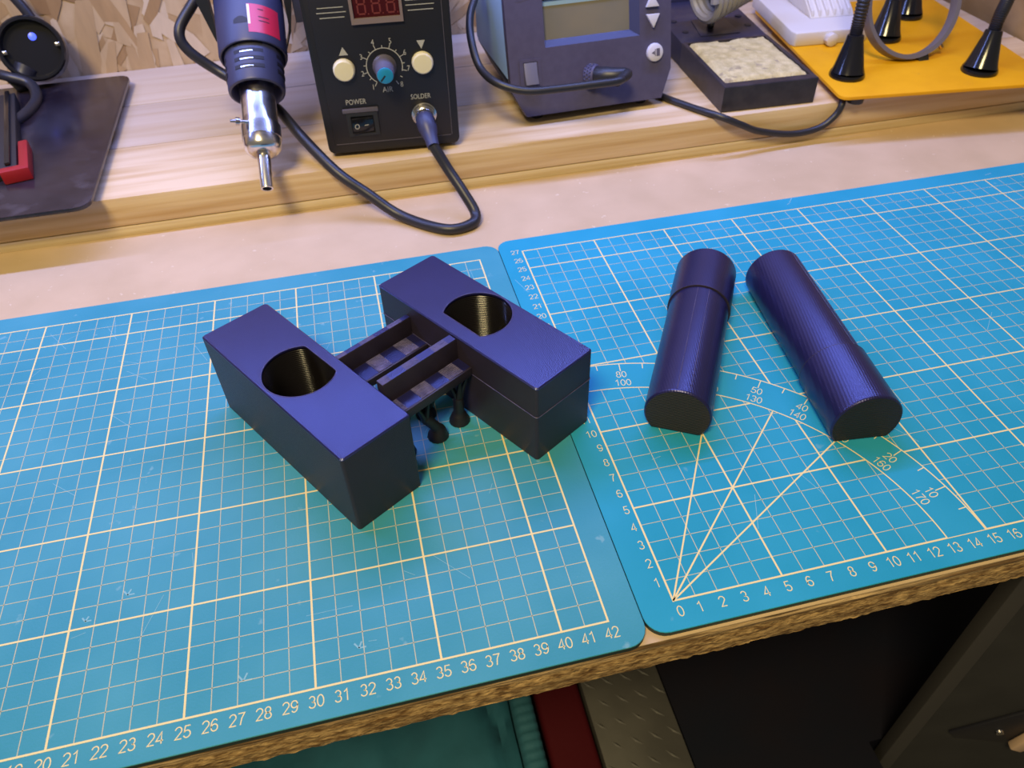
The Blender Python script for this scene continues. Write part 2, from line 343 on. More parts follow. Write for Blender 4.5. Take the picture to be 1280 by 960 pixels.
def cutting_mat(ox, oy, m, label, seed):
    t = thing('cutting_mat', (ox+21, oy+13.5, -.3), label, 'cutting mat'); F = Fr((ox, oy, 0))
    out = rounded(-1.5, 43.42, -1.32, 28.5, .9)
    MB().prism([F(x, y, -.07) for x, y in out], (0, 0, .07)).build('vinyl_sheet', m, t, bevel=.02, bseg=1)
    MB().prism([F(x, y, -.298) for x, y in out], (0, 0, .227)).build('dark_core', M['mat_core'], t)
    ln, th, nu = MB(), MB(), MB(); H = .006
    def line(b, xa, ya, xb, yb, wd, z=H):
        d = V(xb-xa, yb-ya, 0).normalized(); n = V(-d.y, d.x, 0)*wd/2; a, c = V(xa, ya, 0), V(xb, yb, 0)
        b.quad(*[F(p.x, p.y, z) for p in (a-n, c-n, c+n, a+n)])
    for i in range(43):
        if i % 5 == 0 or i == 42: line(ln, i, -.04 if i else -.05, i, 27.04, .085, H+.001)
        else: line(th, i, 0, i, 27, .036)
    for j in range(28):
        if j % 5 == 0 or j == 27: line(ln, -.04, j, 42.04, j, .085, H+.0015)
        else: line(th, 0, j, 42, j, .036)
        if j: digits(nu, str(j), F, -.20-.15*len(str(j)), j-.02, .46, z=H)
    for i in range(43): digits(nu, str(i), F, i+(.12 if i == 0 else 0), -.52, .50, z=H)
    for a in (30, 45, 60): line(ln, 0, 0, 12.95*math.cos(math.radians(a)), 12.95*math.sin(math.radians(a)), .075, H+.002)
    for r in (13, 14.95):
        for k in range(60): line(ln, r*math.cos(math.pi/2*k/60), r*math.sin(math.pi/2*k/60), r*math.cos(math.pi/2*(k+1)/60), r*math.sin(math.pi/2*(k+1)/60), .065, H+.0025)
    # the band between the two arcs is printed plain, over the grid
    band = MB(); N = 60
    for k in range(N):
        a, b = math.pi/2*k/N, math.pi/2*(k+1)/N
        band.quad(*[F(r*math.cos(q), r*math.sin(q), H+.0022) for r, q in ((13, a), (14.95, a), (14.95, b), (13, b))])
    band.build('protractor_band', m, t, smooth=False)
    for d in range(5, 90, 5):
        a = math.radians(d); l = .62 if d % 10 == 0 else .42
        line(ln, 14.95*math.cos(a), 14.95*math.sin(a), (14.95-l)*math.cos(a), (14.95-l)*math.sin(a), .05, H+.003)
        if d % 10 == 0:
            digits(nu, str(d), F, 14.08*math.cos(a), 14.08*math.sin(a), .48, a-math.pi/2, H+.003)
            digits(nu, str(180-d), F, 13.42*math.cos(a), 13.42*math.sin(a), .48, a-math.pi/2, H+.003)
    for b_, nm, mm in ((ln, 'bold_grid_print', 'print'), (th, 'fine_grid_print', 'print_thin'), (nu, 'number_print', 'print')): b_.build(nm, M[mm], t, smooth=False)['kind'] = 'stuff'
    return t, F, line
tl, FL, line = cutting_mat(-44.96, -.24, M['mat_l'], 'left teal cutting mat, numbered up to 42, under the printed holder', 1)
sc = MB(); rr = random.Random(5)
for k in range(46):
    x, y, a, l = rr.uniform(10, 42), rr.uniform(0, 26), rr.uniform(0, 3.14), rr.uniform(.3, 2.2)
    line(sc, x, y, x+l*math.cos(a), y+l*math.sin(a), .022, .0048)
for px_, py_, l in ((22.2, 6.2, .3), (20.6, 5.3, .25), (27.2, 1.0, .35), (31.8, 1.3, .3), (27.9, 19.5, .5)):
    for q in range(3): line(sc, px_, py_, px_+l*math.cos(q*1.1), py_+l*math.sin(q*1.1), .07, .0049)
sc.build('knife_scratches', M['scratch'], tl, smooth=False)['kind'] = 'stuff'
tr, FRm, line = cutting_mat(0, 0, M['mat_r'], 'right teal cutting mat with protractor arcs, numbered from 0, under the two tubes', 2)
sc = MB()
for x, y, a, l in ((1.9, 7.6, .2, .5), (6.2, 15, .7, 1.2), (5.2, 12.8, .3, 1.0), (19.9, 27.9, .9, .7), (19.6, 27.7, .5, .3), (35.5, 27.6, .2, .6), (5.1, 2.5, 1.2, 2), (-.7, 22.5, 1.9, 1.6), (-.5, 21.0, .4, .4), (15.2, 5.4, 2.1, 2.4), (9, 3.5, 1.9, 1.5), (24, 12, .8, 2), (14, 8, 2.2, 1.6)):
    line(sc, x, y, x+l*math.cos(a), y+l*math.sin(a), .05 if y > 27 else .028, .0048)
sc.build('knife_scratches', M['scratch'], tr, smooth=False)['kind'] = 'stuff'

# ------------------------------------------------------------------ blue printed holder: two blocks joined by two L-shaped rails
hf = Fr((-18.85, 16.9, .012), (.5285, -.849, 0), (.849, .5285, 0))      # x: along the blocks, y: across
hold = thing('plastic_holder', (-9.3, 14, .012), 'dark blue printed holder, two drilled blocks joined by rails, on the left mat', 'holder')
def dhole(cx, cy, r, flat, n=44):
    P = []
    for k in range(n):
        a = 2*math.pi*k/n; y = r*math.sin(a)
        y = min(y, flat-cy) if flat > cy else max(y, flat-cy)
        x = r*math.cos(a)
        P.append((cx+x, cy+y))
    return P
for nm, a0, a1, v0, v1, hc, fl in (('block', 0, 11.8, 0, 3.76, (5.75, 1.98), 3.2), ('block', 3.07, 14.8, 8.72, 12.6, (8.8, 10.66), 9.52)):
    out = rounded(a0, a1, v0, v1, .17, 4)
    top = plate_hole(out, dhole(*hc, 1.76, fl), hf, 4.78, 4.89, .06)
    # body below the cap layer
    b = plate_hole(out, dhole(*hc, 1.80, fl+(.03 if fl < 5 else -.03)), hf, 0, 4.78, 0, .4)
    ob = b.build('block', M['pla_side'], hold, ang=30)
    to = top.build('top_face', M['pla_top'], ob, ang=30, label='top face with fine diagonal print lines')
    rim = MB(); H = dhole(*hc, 1.80, fl)
    rim.tube([hf(x, y, 4.885) for x, y in H]+[hf(*H[0], 4.885)], .022, 5, caps=False)
    rim.build('hole_rim', M['pla_flange'], ob)
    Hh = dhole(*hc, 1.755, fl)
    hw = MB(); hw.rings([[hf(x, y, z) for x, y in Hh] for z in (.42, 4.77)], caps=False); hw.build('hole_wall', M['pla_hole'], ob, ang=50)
# parting line of the right block
MB().rings([[hf(x, y, z) for x, y in rounded(3.07-e, 14.8+e, 8.72-e, 12.6+e, .17, 4)] for z, e in ((2.95, 0), (2.97, .022), (3.0, .022), (3.02, 0))], caps=False).build('layer_ridge', M['pla_flange'], hold, label='thin ridge around the right block')
def rail(fa0, fa1, ftop, lz, lfront, lb, vend):
    r = MB().box(hf, fa1-.02, lfront, 3.77, 8.71, lb, lz).build('rail_ledge', M['pla_side'], hold, bevel=.03)
    f = MB().box(hf, fa0, fa1, vend, 8.71, lb, ftop).build('rail_web', M['pla_side'], hold, bevel=.03)
    n = 5; w = 4.94/5.6
    for k in range(6):
        v = 3.80+k*w; v2 = min(v+w, 8.68)
        MB().box(hf, fa1+.04, lfront-.10, v, v2, lz-.01, lz+(.03 if k % 2 == 0 else .012)).build('scuffed_sheen_patch' if k % 2 == 0 else 'smooth_patch', M['pla_scuff_sheen'] if k % 2 == 0 else M['pla_top'], r)
        va = max(v, vend+.02)
        if va < v2: MB().box(hf, fa0+.02, fa1-.02, va, v2, ftop-.01, ftop+.02).build('rough_strip', M['pla_flange'] if k % 2 == 0 else M['pla_top'], f)
rail(5.34, 5.66, 4.12, 3.0, 6.9, 2.5, 3.77)
rail(8.83, 9.33, 4.74, 3.5, 10.35, 2.95, 4.12)
def support(a, v, top, lean, spread):
    m = MB(); o = hf(a, v, 0)
    tip = hf(a+lean[0], v+lean[1], top*.55)
    m.tube(spline([o+V(0, 0, .0), o+V(0, 0, .12), o+V(0, 0, .55), (o+tip)/2+V(0, 0, .3), tip], 4), [.56]*3+[.55, .54, .50, .46, .42, .36]+[.28]*7+[.24], 14)
    for da, dv in spread: m.tube(spline([tip-V(0, 0, .25), hf(a+lean[0]+da*.5, v+lean[1]+dv*.5, top*.76), hf(a+lean[0]+da, v+lean[1]+dv, top)], 4), [.2, .18, .16, .14, .13, .12, .10, .09, .07], 8)
    m.build('tree_support', M['blk_panel'], hold, label='black branching print support under the rails')
support(9.95, 6.42, 2.95, (-.15, -.55), ((.25, -.6), (.3, .15), (-.5, .5), (-.3, -.2)))
support(9.93, 7.93, 2.95, (.0, .05), ((.25, .55), (.3, .0), (-.5, -.3)))
support(9.6, 4.55, 2.95, (.35, -.15), ((.2, .4), (-.5, .3), (.15, -.1)))
support(8.3, 7.0, 2.95, (.75, -.2), ((.5, .6), (.45, -.5)))
support(6.3, 6.2, 2.5, (0, 0), ((.2, .6), (-.4, -.5)))
support(6.3, 8.0, 2.5, (0, 0), ((.2, .4), (-.4, -.5)))

# ------------------------------------------------------------------ printed tubes
def tube(base, ax, L, cap0, cap1, label, ridges):
    ax = V(ax[0], ax[1], 0).normalized(); s = V(ax.y, -ax.x, 0); off = 1.17
    t = thing('plastic_tube', (base[0]+ax.x*L/2, base[1]+ax.y*L/2, .012), label, 'tube', 'printed tubes on the right cutting mat')
    def prof(l, r, sh=0, n=34):
        th = math.asin((off-sh)/r); P = []
        for k in range(n):
            a = -th+(math.pi+2*th)*k/(n-1); P.append(V(base[0], base[1], .012)+ax*l+s*r*math.cos(a)+V(0, 0, off+r*math.sin(a)))
        return P
    def piece(a, b, r, nm, e0, e1, lab=None):
        R = []
        if e0: R += [prof(a, r-.09, .09), prof(a+.02, r-.05, .05), prof(a+.07, r-.01, .01), prof(a+.13, r)]
        else: R += [prof(a, r)]
        if e1: R += [prof(b-.13, r), prof(b-.07, r-.01, .01), prof(b-.02, r-.05, .05), prof(b, r-.09, .09)]
        else: R += [prof(b, r)]
        o = MB().rings(R).build(nm, M['pla_tube'], t, ang=9, label=lab)
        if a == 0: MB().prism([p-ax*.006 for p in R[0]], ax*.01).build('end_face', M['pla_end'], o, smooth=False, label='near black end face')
        return o
    body = piece(0 if cap0 > 0 and cap0 > 1 else cap1, cap0 if cap0 > 1 else L, 1.70, 'tube_body', cap0 > 1, cap0 <= 1)
    piece(cap0 if cap0 > 1 else 0, L if cap0 > 1 else cap1, 1.80, 'tube_cap', cap0 <= 1, cap0 > 1, 'slightly wider cap')
    cj = cap0 if cap0 > 1 else cap1; jr = MB(); jr.rings([prof(cj+d_, r_) for d_, r_ in ((-.018, 1.70), (-.018, 1.803), (.018, 1.803), (.018, 1.70))], caps=False); jr.build('cap_joint', M['pla_side'], t, label='dark joint line')
    for a in ridges[0]:
        m = MB(); a = math.radians(a); lo, hi, r = ridges[1]
        c = V(base[0], base[1], .012)+s*r*math.cos(a)+V(0, 0, off+r*math.sin(a))
        m.tube([c+ax*lo, c+ax*hi], .022, 6); m.build('print_seam', M['pla_flange'], body)  # ridges along the seam; their highlight is put in as lighter plastic
    return t
tube((3.68, 9.08), (.496, .868), 12.65, 8.8, 0, 'left dark blue printed tube, its wider cap at the far end', ((76, 98), (.2, 8.7, 1.70)))
tube((12.47, 6.26), (.107, .994), 12.85, 0, 4.0, 'right dark blue printed tube, its wider cap at the near end', ((50, 62), (4.0, 12.7, 1.70)))

# ------------------------------------------------------------------ raised shelf of planks
sh = thing('shelf', (0, 48, -.30), 'raised pine plank shelf on a pale batten along the back of the bench', 'shelf')
ys = [36.73, 44.55, 52.35, 60.25]
for k in range(3):
    MB().box(WF, -95, 50, ys[k]+(.0 if k == 0 else .05), ys[k+1]-.05, .50, 2.65-.012*(k == 1)).build('plank', M['plank_front'] if k == 0 else M['plank'], sh, bevel=.05)
MB().box(WF, -95, 50, 36.74, 60.2, -.30, .42).build('batten', M['batten'], sh, bevel=.03, label='pale batten under the planks')
pe = Fr((52.9, 60.2, 0), (-.1645, -.986, 0), (.986, -.1645, 0))
tag(MB().box(pe, 0, 23.5, .0, 1.8, -.30, 34).build('end_panel', M['endpanel'], loc=(51, 48, -.3), bevel=.05), 'brown upright board at the right end of the plank shelf', 'board')

# ------------------------------------------------------------------ black hot-air station with lead socket and dial
FA = Fr((-11.5, 38.37, 0), (.9969, -.0793, 0), (0, 0, 1), (-.0793, -.9969, 0))   # x: right, y: up (absolute z), z: out of the front
sa = thing('hot_air_station', (-6.5, 46, 2.65), 'black soldering station with red digit display, AIR dial and two ivory buttons', 'soldering station')
body = MB().prism([FA(x, y, -.06) for x, y in rounded(-.03, 9.45, 3.0, 14.9, .45, 5)], FA.z*-15.5).build('casing', M['blk_metal'], sa, bevel=.06)
MB().prism([FA(x, y, -.1) for x, y in rounded(-.03, 9.45, 3.0, 14.9, .45, 5)], FA.z*.1).build('front_frame', M['blk_panel'], sa, bevel=.05)
fp = MB().box(FA, .5, 8.92, 3.72, 14.5, -.05, .10).build('front_panel', M['blk_panel'], sa, bevel=.05)
MB().box(FA, .6, 8.84, 3.70, 3.75, .085, .115).box(FA, 8.90, 8.94, 3.72, 14.5, .07, .105).build('panel_edge', M['knob'], fp)
for x, y in ((.8, 1.2), (8.4, 1.2), (.8, 13.5), (8.4, 13.5)): MB().lathe(FA(x, 2.65, -y), (0, 0, 1), [(0, .5), (.36, .55)], 14).build('foot', M['rubber'], sa)
for cx, cy in ((2.03, 9.0), (7.32, 9.06)):
    MB().lathe(FA(cx, cy, .1), FA.z, [(0, .74), (.06, .74), (.3, .70), (.38, .62), (.40, .3), (.40, .0)], 28).build('ivory_button', M['ivory'], sa)
ink = MB(); zi = .115
ink.quad(*[FA(2.16+a, 10.15+b, zi) for a, b in ((-.3, -.22), (.3, -.22), (0, .32))]); ink.quad(*[FA(7.34+a, 10.25+b, zi) for a, b in ((-.28, .26), (.28, .26), (0, -.3))])
kc = (4.74, 9.0); rad = 1.18
def arc(a0, a1, r, wd, n=40):
    for k in range(n):
        p = [math.radians(a0+(a1-a0)*q/n) for q in (k, k+1)]
        ink.quad(*[FA(kc[0]+rr_*math.cos(q), kc[1]+rr_*math.sin(q), zi) for rr_, q in ((r, p[0]), (r+wd, p[0]), (r+wd, p[1]), (r, p[1]))])
arc(238, -20, rad, .055)
for k in range(15):
    a = math.radians(238-(296)*k/14); l = .30 if k % 2 == 0 else .16; r_ = rad+.05
    d = V(math.cos(a), math.sin(a), 0); n = V(-d.y, d.x, 0)*.025
    ink.quad(*[FA(kc[0]+q.x, kc[1]+q.y, zi) for q in (d*r_-n, d*(r_+l)-n, d*(r_+l)+n, d*r_+n)])
for k, (x, y) in enumerate(((3.8, 7.66), (3.22, 8.62), (3.28, 9.74), (4.16, 10.62), (5.32, 10.62), (6.2, 9.82), (6.34, 8.74), (5.75, 7.7))): text(ink, str(k+1), FA, x, y, .36, z=zi, sx=.8)
text(ink, 'AIR', FA, 4.75, 7.42, .36, z=zi, sx=.9); text(ink, 'POWER', FA, 2.46, 6.74, .36, z=zi, sx=.78); text(ink, 'SOLDER', FA, 6.95, 6.74, .34, z=zi, sx=.78)
for y, xa, xb in ((12.95, .98, 2.64), (12.65, .9, 2.78), (12.34, 1.05, 2.64), (12.75, 6.6, 8.45), (12.43, 6.72, 8.38), (13.05, 6.6, 8.4)): ink.box(FA, xa, xb, y-.025, y+.025, zi-.01, zi)
ink.build('panel_print', M['ink'], fp, smooth=False, label='pale grey printed dial numbers 1 to 8 and words AIR, POWER, SOLDER')
k0 = FA(*kc, .1)
kd = (FA.z+V(0, 0, -.12)).normalized()
kb = MB().lathe(k0, FA.z, [(0, .80), (.1, .80), (.25, .68), (1.5, .58), (1.62, .55)], 30).build('dial_knob', M['knob'], sa)
kcp = MB().lathe(k0+FA.z*1.60, FA.z, [(0, .53), (.06, .53), (.09, .48), (.09, 0)], 30).build('blue_cap', M['blue'], kb)
c = k0+FA.z*1.70
MB().add([c+FA.x*a+V(0, 0, b) for a, b in ((-.36, -.30), (-.28, -.38), (.03, -.03), (-.04, .04))], [(0, 1, 2, 3)]).build('pointer_mark', M['mark'], kb)
# display
dm = plate_hole([(3.02, 11.85), (6.38, 11.85), (6.38, 14.1), (3.02, 14.1)], [(3.22, 12.2), (6.2, 12.2), (6.2, 13.95), (3.22, 13.95)], FA, .08, .30)
dsp = dm.build('display_bezel', M['bezel'], sa, bevel=.04)
MB().box(FA, 3.2, 6.22, 12.15, 14.0, .09, .13).build('display_window', M['redwin'], dsp)
sg = MB()
for cx in (3.78, 4.72, 5.66):
    x0, x1, z0, zm, z1, t = cx-.24, cx+.24, 12.42, 13.02, 13.62, .05
    for a in ((x0, x1, z0), (x0, x1, zm), (x0, x1, z1)): sg.box(FA, a[0]+.03, a[1]-.03, a[2]-t, a[2]+t, .13, .137)
    for x in (x0, x1):
        for za, zb in ((z0, zm), (zm, z1)): sg.box(FA, x-t, x+t, za+.06, zb-.06, .13, .137)
    sg.box(FA, cx+.38, cx+.45, 12.36, 12.45, .13, .137)
sg.build('display_segments', M['redseg'], dsp)
# power switch
MB().box(FA, 1.42, 3.9, 6.02, 6.30, .08, .30).build('switch_ledge', M['knob'], sa, bevel=.05)
sw = plate_hole([(1.62, 4.3), (3.8, 4.3), (3.8, 6.0), (1.62, 6.0)], [(1.9, 4.48), (3.5, 4.48), (3.5, 5.75), (1.9, 5.75)], FA, .06, .26).build('switch_frame', M['blk_plastic'], sa, bevel=.04)
rk = MB().prism([FA(1.95, 4.55, .1), FA(3.45, 4.55, .1), FA(3.45, 4.55, .16), FA(2.75, 4.55, .30), FA(1.95, 4.55, .46)], V(0, 0, 1.1)).build('rocker', M['gloss_black'], sw, bevel=.03)
rm = MB()
for k in range(16):
    p = [2*math.pi*q/16 for q in (k, k+1)]
    rm.quad(*[FA(2.28+r*math.cos(q)*.9, 5.08+r*math.sin(q), .435-.2*(r*math.cos(q)*.9+.05)) for r, q in ((.13, p[0]), (.19, p[0]), (.19, p[1]), (.13, p[1]))])
rm.quad(*[FA(a, b, .318-.2*(a-2.78)) for a, b in ((2.80, 5.05), (3.08, 5.05), (3.08, 5.11), (2.80, 5.11))])
rm.build('switch_marks', M['ink'], sw, smooth=False)
# cradle for the hot-air gun, on the left side
cr = MB(); axz = 10.55; R1, R2 = [], []
for k in range(25):
    t = math.pi*(1+k/24); R1.append((-15.25+2.5*math.cos(t), axz+3.1*math.sin(t)))
inn = [(-17.75, 17)]+R1+[(-12.75, 17)]
outp = [(-18.9, 17), (-18.55, 12.3), (-17.95, 9.6), (-16.9, 7.4), (-15.25, 6.9), (-13.6, 7.6), (-12.68, 9.7), (-12.15, 12), (-12.1, 17)]
poly = inn+outp[::-1]
bmx = bmesh.new(); vv = [bmx.verts.new((x, z, 0)) for x, z in poly]; bmesh.ops.triangle_fill(bmx, edges=[bmx.edges.new((vv[i], vv[(i+1) % len(vv)])) for i in range(len(vv))], use_beauty=True); bmx.verts.index_update()
for y in (44.4, 45.6): cr.add([V(v.co.x, y, v.co.y) for v in bmx.verts], [[v.index for v in f.verts] for f in bmx.faces])
bmx.free(); cr.rings([[V(x, y, z) for x, z in poly] for y in (44.4, 45.6)], caps=False)
cr.build('gun_cradle', M['blk_metal'], sa, label='dark bracket on the left side that carries the hot-air gun')
MB().box(WF, -12.2, -11.2, 44.5, 46.5, 10.2, 14).build('cradle_arm', M['blued'], sa, bevel=.06)

# ------------------------------------------------------------------ hot-air gun hanging in the cradle
gt = V(-15.93, 34, 3.29); ga = V(.051, .802, .595).normalized(); gax, gx, gz = perp(ga)
gun = thing('hot_air_gun', tuple(gt), 'hot-air gun with steel nozzle and red label, hanging left of the black station', 'hot-air gun')
MB().lathe(gt, ga, [(.5, .28), (0, .30), (-.02, .34), (0, .41), (.1, .43), (2.7, .44)], 24, caps=False).build('nozzle', M['chrome'], gun, label='thin chrome nozzle tip')
MB().lathe(gt, ga, [(.52, .0), (.5, .29)], 20, caps=False).build('nozzle_bore', M['mark'], gun)
MB().lathe(gt, ga, [(2.55, .44), (2.5, .7), (2.56, .95), (2.75, 1.14), (3.0, 1.24), (3.7, 1.26), (3.75, 1.18), (8.2, 1.17)], 32, caps=False).build('steel_barrel', M['chrome'], gun)
cl = MB().lathe(gt, ga, [(3.55, 1.2), (3.55, 1.31), (4.5, 1.31), (4.5, 1.2)], 32, caps=False).build('clamp_band', M['silver'], gun)
sd = (gx*-.95+gz*.3).normalized() if gx.x > 0 else (gx*.95+gz*.3).normalized()
sp = gt+ga*4.3+sd*.6+gz*1.0
MB().lathe(sp, sd, [(0, .11), (.55, .11), (.55, .26), (.80, .26), (.80, .12), (1.15, .11)], 10).build('clamp_screw', M['silver'], cl)
slv = MB().lathe(gt, ga, [(8.0, 1.5), (7.1, 1.62), (7.0, 1.72), (7.05, 1.86), (7.2, 1.90), (9.85, 1.96)], 36, caps=False).build('sleeve', M['blued'], gun, label='blue grey slotted sleeve')
MB().lathe(gt, ga, [(8.0, 1.17), (8.0, 1.52)], 30, caps=False).build('sleeve_throat', M['mark'], slv)
front = (gz-ga*gz.dot(ga)).normalized()
for k in range(4):
    for side, half in ((0, .52), (1, .3), (-1, .3)):
        s0 = 7.85+k*.56; m = MB()
        def pt(a, st, r): return gt+ga*st+(front*math.cos(a)+ga.cross(front)*math.sin(a))*r
        a0 = side*1.35; N = 6
        R = [[pt(a0-half+2*half*q/N, st, r) for q in range(N+1)] for st, r in ((s0, 1.90), (s0, 1.955), (s0+.25, 1.965), (s0+.25, 1.9))]
        m.rings(R, caps=False, closed=False); m.build('vent_slot', M['mark'], slv)
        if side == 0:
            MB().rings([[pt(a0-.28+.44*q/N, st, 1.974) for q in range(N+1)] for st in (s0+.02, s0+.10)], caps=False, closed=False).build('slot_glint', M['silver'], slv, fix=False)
hd = MB().lathe(gt, ga, [(9.85, 1.96), (9.6, 2.15), (9.62, 2.24), (9.8, 2.30), (13, 2.34), (20, 2.38), (22, 2.2), (22.6, 1.4)], 40).build('handle', M['blued'], gun, label='blue grey handle')
def hp(a, st, r): return gt+ga*st+(front*math.cos(a)+ga.cross(front)*math.sin(a))*r
sgn = 1 if ga.cross(front).x > 0 else -1
def hrad(st): return 2.30+(st-9.8)*.0125
N = 10
MB().rings([[hp(sgn*(.12+.98*q/N), st, hrad(st)+.012) for q in range(N+1)] for st in (10.15, 10.8, 11.6, 12.25)], caps=False, closed=False).build('red_label', M['sticker'], hd)
MB().rings([[hp(sgn*(.12+.07*q/2), st, hrad(st)+.017) for q in range(3)] for st in (10.75, 12.2)], caps=False, closed=False).build('label_stripe', M['stickerw'], hd)
tx = MB()
for st in (11.3, 11.0, 11.85):
    tx.rings([[hp(sgn*(.42+(.32 if st != 11.85 else .16)*q/4), st+dz, hrad(st)+.018) for q in range(5)] for dz in (0, .07)], caps=False, closed=False)
tx.build('label_print', M['mark'], hd)
MB().rings([[hp(sgn*(-.30+.42*q/6), st+w_*math.sin(math.pi*q/6), hrad(st)+.012) for q in range(7)] for st, w_ in ((10.9, -.05), (11.15, .22))], caps=False, closed=False).build('grip_slot', M['mark'], hd)

# ------------------------------------------------------------------ lead plugged into the black station
ld = thing('soldering_lead', (-3, 34, -.05), 'thick black lead plugged into the black station, looping down onto the bench', 'cable')
c0 = FA(7.05, 5.42, .1); cdv = (V(-4.25, 35.2, 3.95)-c0).normalized()
MB().lathe(c0, FA.z, [(0, .88), (.1, .88), (.14, .80), (.38, .80), (.42, .72), (.55, .72), (.6, .66), (.85, .66)], 24).build('metal_connector', M['silver'], ld, label='ribbed steel plug collar')
c1 = c0+FA.z*.7
MB().tube([c1, c1+FA.z*.35+V(0, 0, -.08), c1+cdv*.85+FA.z*.05, c1+cdv*1.15, c1+cdv*1.6, c1+cdv*2.15, c1+cdv*2.35], [.62, .66, .66, .60, .48, .44, .42], 18).build('plug_boot', M['blued'], ld)
for q in (.25, .45, .65): MB().lathe(c1+cdv*q, cdv, [(0, .64), (.0, .685), (.1, .685), (.1, .64)], 18, caps=False).build('boot_rib', M['rubber'], ld)
ce = c1+cdv*2.2
MB().tube(spline([ce, (-3.55, 34.3, 2.75), (-2.75, 33.1, 1.45), (-2.2, 31.95, .35), (-2.75, 31.05, .09), (-4.6, 30.95, .09), (-7.3, 33.2, .25), (-9.4, 34.6, 1.6), (-11.25, 35.75, 2.95), (-13.2, 38.3, 4.6), (-14.75, 41.2, 5.75), (-16.6, 43, 6.7), (-18.3, 44.3, 7.5), (-20.0, 44.6, 9.1), (-20.25, 45, 10.4), (-18.9, 46.3, 11.8), (-17.3, 48, 13.5), (-16.6, 49.5, 14.6)], 8), .375, 14).build('cord', M['rubber'], ld)

# ------------------------------------------------------------------ blue soldering station with grey screen
T = math.radians(15); dx = V(10.93, .42, 0).normalized(); hx = V(-dx.y, dx.x, 0)
up = V(0, 0, 1)*math.cos(T)+hx*math.sin(T); nrm = dx.cross(up)      # nrm: out of the front
FB = Fr((3.47, 39.42, 3.4), dx, up, nrm)
sb = thing('soldering_station', (9.5, 46, 2.65), 'slate and pale blue soldering station with grey screen and triangular keys', 'soldering station')
outl = [(0, 0), (10.93, 0), (11.72, 2.1), (11.72, 12), (-1.05, 12), (-1.05, 2.0)]
hole = [(1.78, 4.68), (9.2, 4.68), (9.2, 10.2), (1.78, 10.2)]
fas = plate_hole(outl, hole, FB, -.75, 0).build('fascia', M['fascia'], sb, bevel=.05)
ib = MB(); inner = [(1.85, 5.15), (8.5, 5.15), (8.5, 7.72), (1.85, 7.72)]
ib.rings([[FB(x, y, 0) for x, y in hole], [FB(x, y, -.55) for x, y in [(1.85, 5.15), (8.55, 5.15), (8.55, 10), (1.85, 10)]]], caps=False)
bz = ib.build('screen_bezel', M['blued'], fas, fix=False)
MB().box(FB, 1.8, 8.6, 5.05, 7.78, -.75, -.52).build('screen', M['lcd'], sb, label='blank grey green display')
MB().box(FB, 1.8, 8.6, 7.76, 10.05, -.75, -.35).build('screen_header', M['gloss_black'], sb)
def bk(x, y, n): p = FB(x, y, -.75); return p+hx*n
MB().rings([[bk(x, y, 0) for x, y in [(.0, .0), (10.93, 0), (11.66, 2.1), (11.66, 11.95), (-.98, 11.95), (-.98, 2.0)]], [bk(x, y, .25) for x, y in [(.0, .0), (10.93, 0), (11.66, 2.1), (11.66, 11.95), (-.98, 11.95), (-.98, 2.0)]]]).build('seam', M['seam'], sb)
sp_ = lambda n, z: V(*(FB.o+hx*n+dx*-1.05)[:2], z)
Sd = MB()
P = [(1.62, 5.75), (2.55, 11.2), (2.9, 14.5), (11.6, 14.5), (11.6, 5.55), (10.4, 5.4)]
Sd.prism([V(*(FB.o+hx*n+dx*-1.05)[:2], z) for n, z in P], dx*12.75)
Sd.build('cover', M['ltblue'], sb, bevel=.12, label='pale blue cover')
bs = MB()
def sec(n): return [FB.o+hx*n+dx*a+V(0, 0, z) for a, z in ((0, -.0), (10.93, -.0), (11.66, 2.0), (11.6, 2.6), (-.95, 2.6), (-1.0, 2.0))]
bs.rings([sec(1.0), sec(11.4)]).build('base_tray', M['seam'], sb, bevel=.05)
for a, n in ((1.2, 1.6), (9.8, 1.6), (1.2, 10.5), (9.8, 10.5)):
    q = FB.o+dx*a+hx*n; MB().lathe((q.x, q.y, 2.65), (0, 0, 1), [(0, .5), (.8, .55)], 14).build('foot', M['rubber'], sb)
MB().lathe(FB(10.37, 3.37, 0), nrm, [(0, .66), (.05, .66), (.22, .62), (.28, .5), (.28, 0)], 26).build('round_key', M['key'], sb)
gl = MB()
for a, b, c_, d in ((10.42, 10.7, 3.1, 3.65), ):
    gl.box(FB, a, b, c_, d, .28, .288)
gl.quad(*[FB(x, y, .285) for x, y in ((10.02, 3.36), (10.28, 3.22), (10.28, 3.5))]); gl.box(FB, 10.3, 10.36, 3.12, 3.62, .28, .287)
gl.build('key_symbol', M['knob'], sb)
for tri in (((9.64, 6.06), (10.72, 6.04), (10.22, 5.08)), ((9.64, 6.54), (10.68, 6.52), (10.12, 7.45))):
    MB().prism([FB(x, y, 0) for x, y in tri], nrm*.3).build('triangle_key', M['key'], sb, bevel=.05)
rf = plate_hole([(-.30, 2.12), (1.33, 2.1), (1.36, 4.02), (-.28, 4.06)], [(.0, 2.24), (1.1, 2.24), (1.1, 3.85), (.0, 3.85)], FB, -.02, .06).build('switch_frame', M['fascia'], sb, bevel=.02)
MB().prism([FB(.06, 2.3, .02), FB(.06, 3.8, .02), FB(.06, 3.8, .06), FB(.06, 3.0, .14), FB(.06, 2.3, .40)], dx*.98).build('rocker', M['rocker'], rf, bevel=.03)
pm_ = MB()
pm_.quad(*[FB(x, y, .012) for x, y in ((.45, 4.35), (.55, 4.35), (.50, 4.55))])
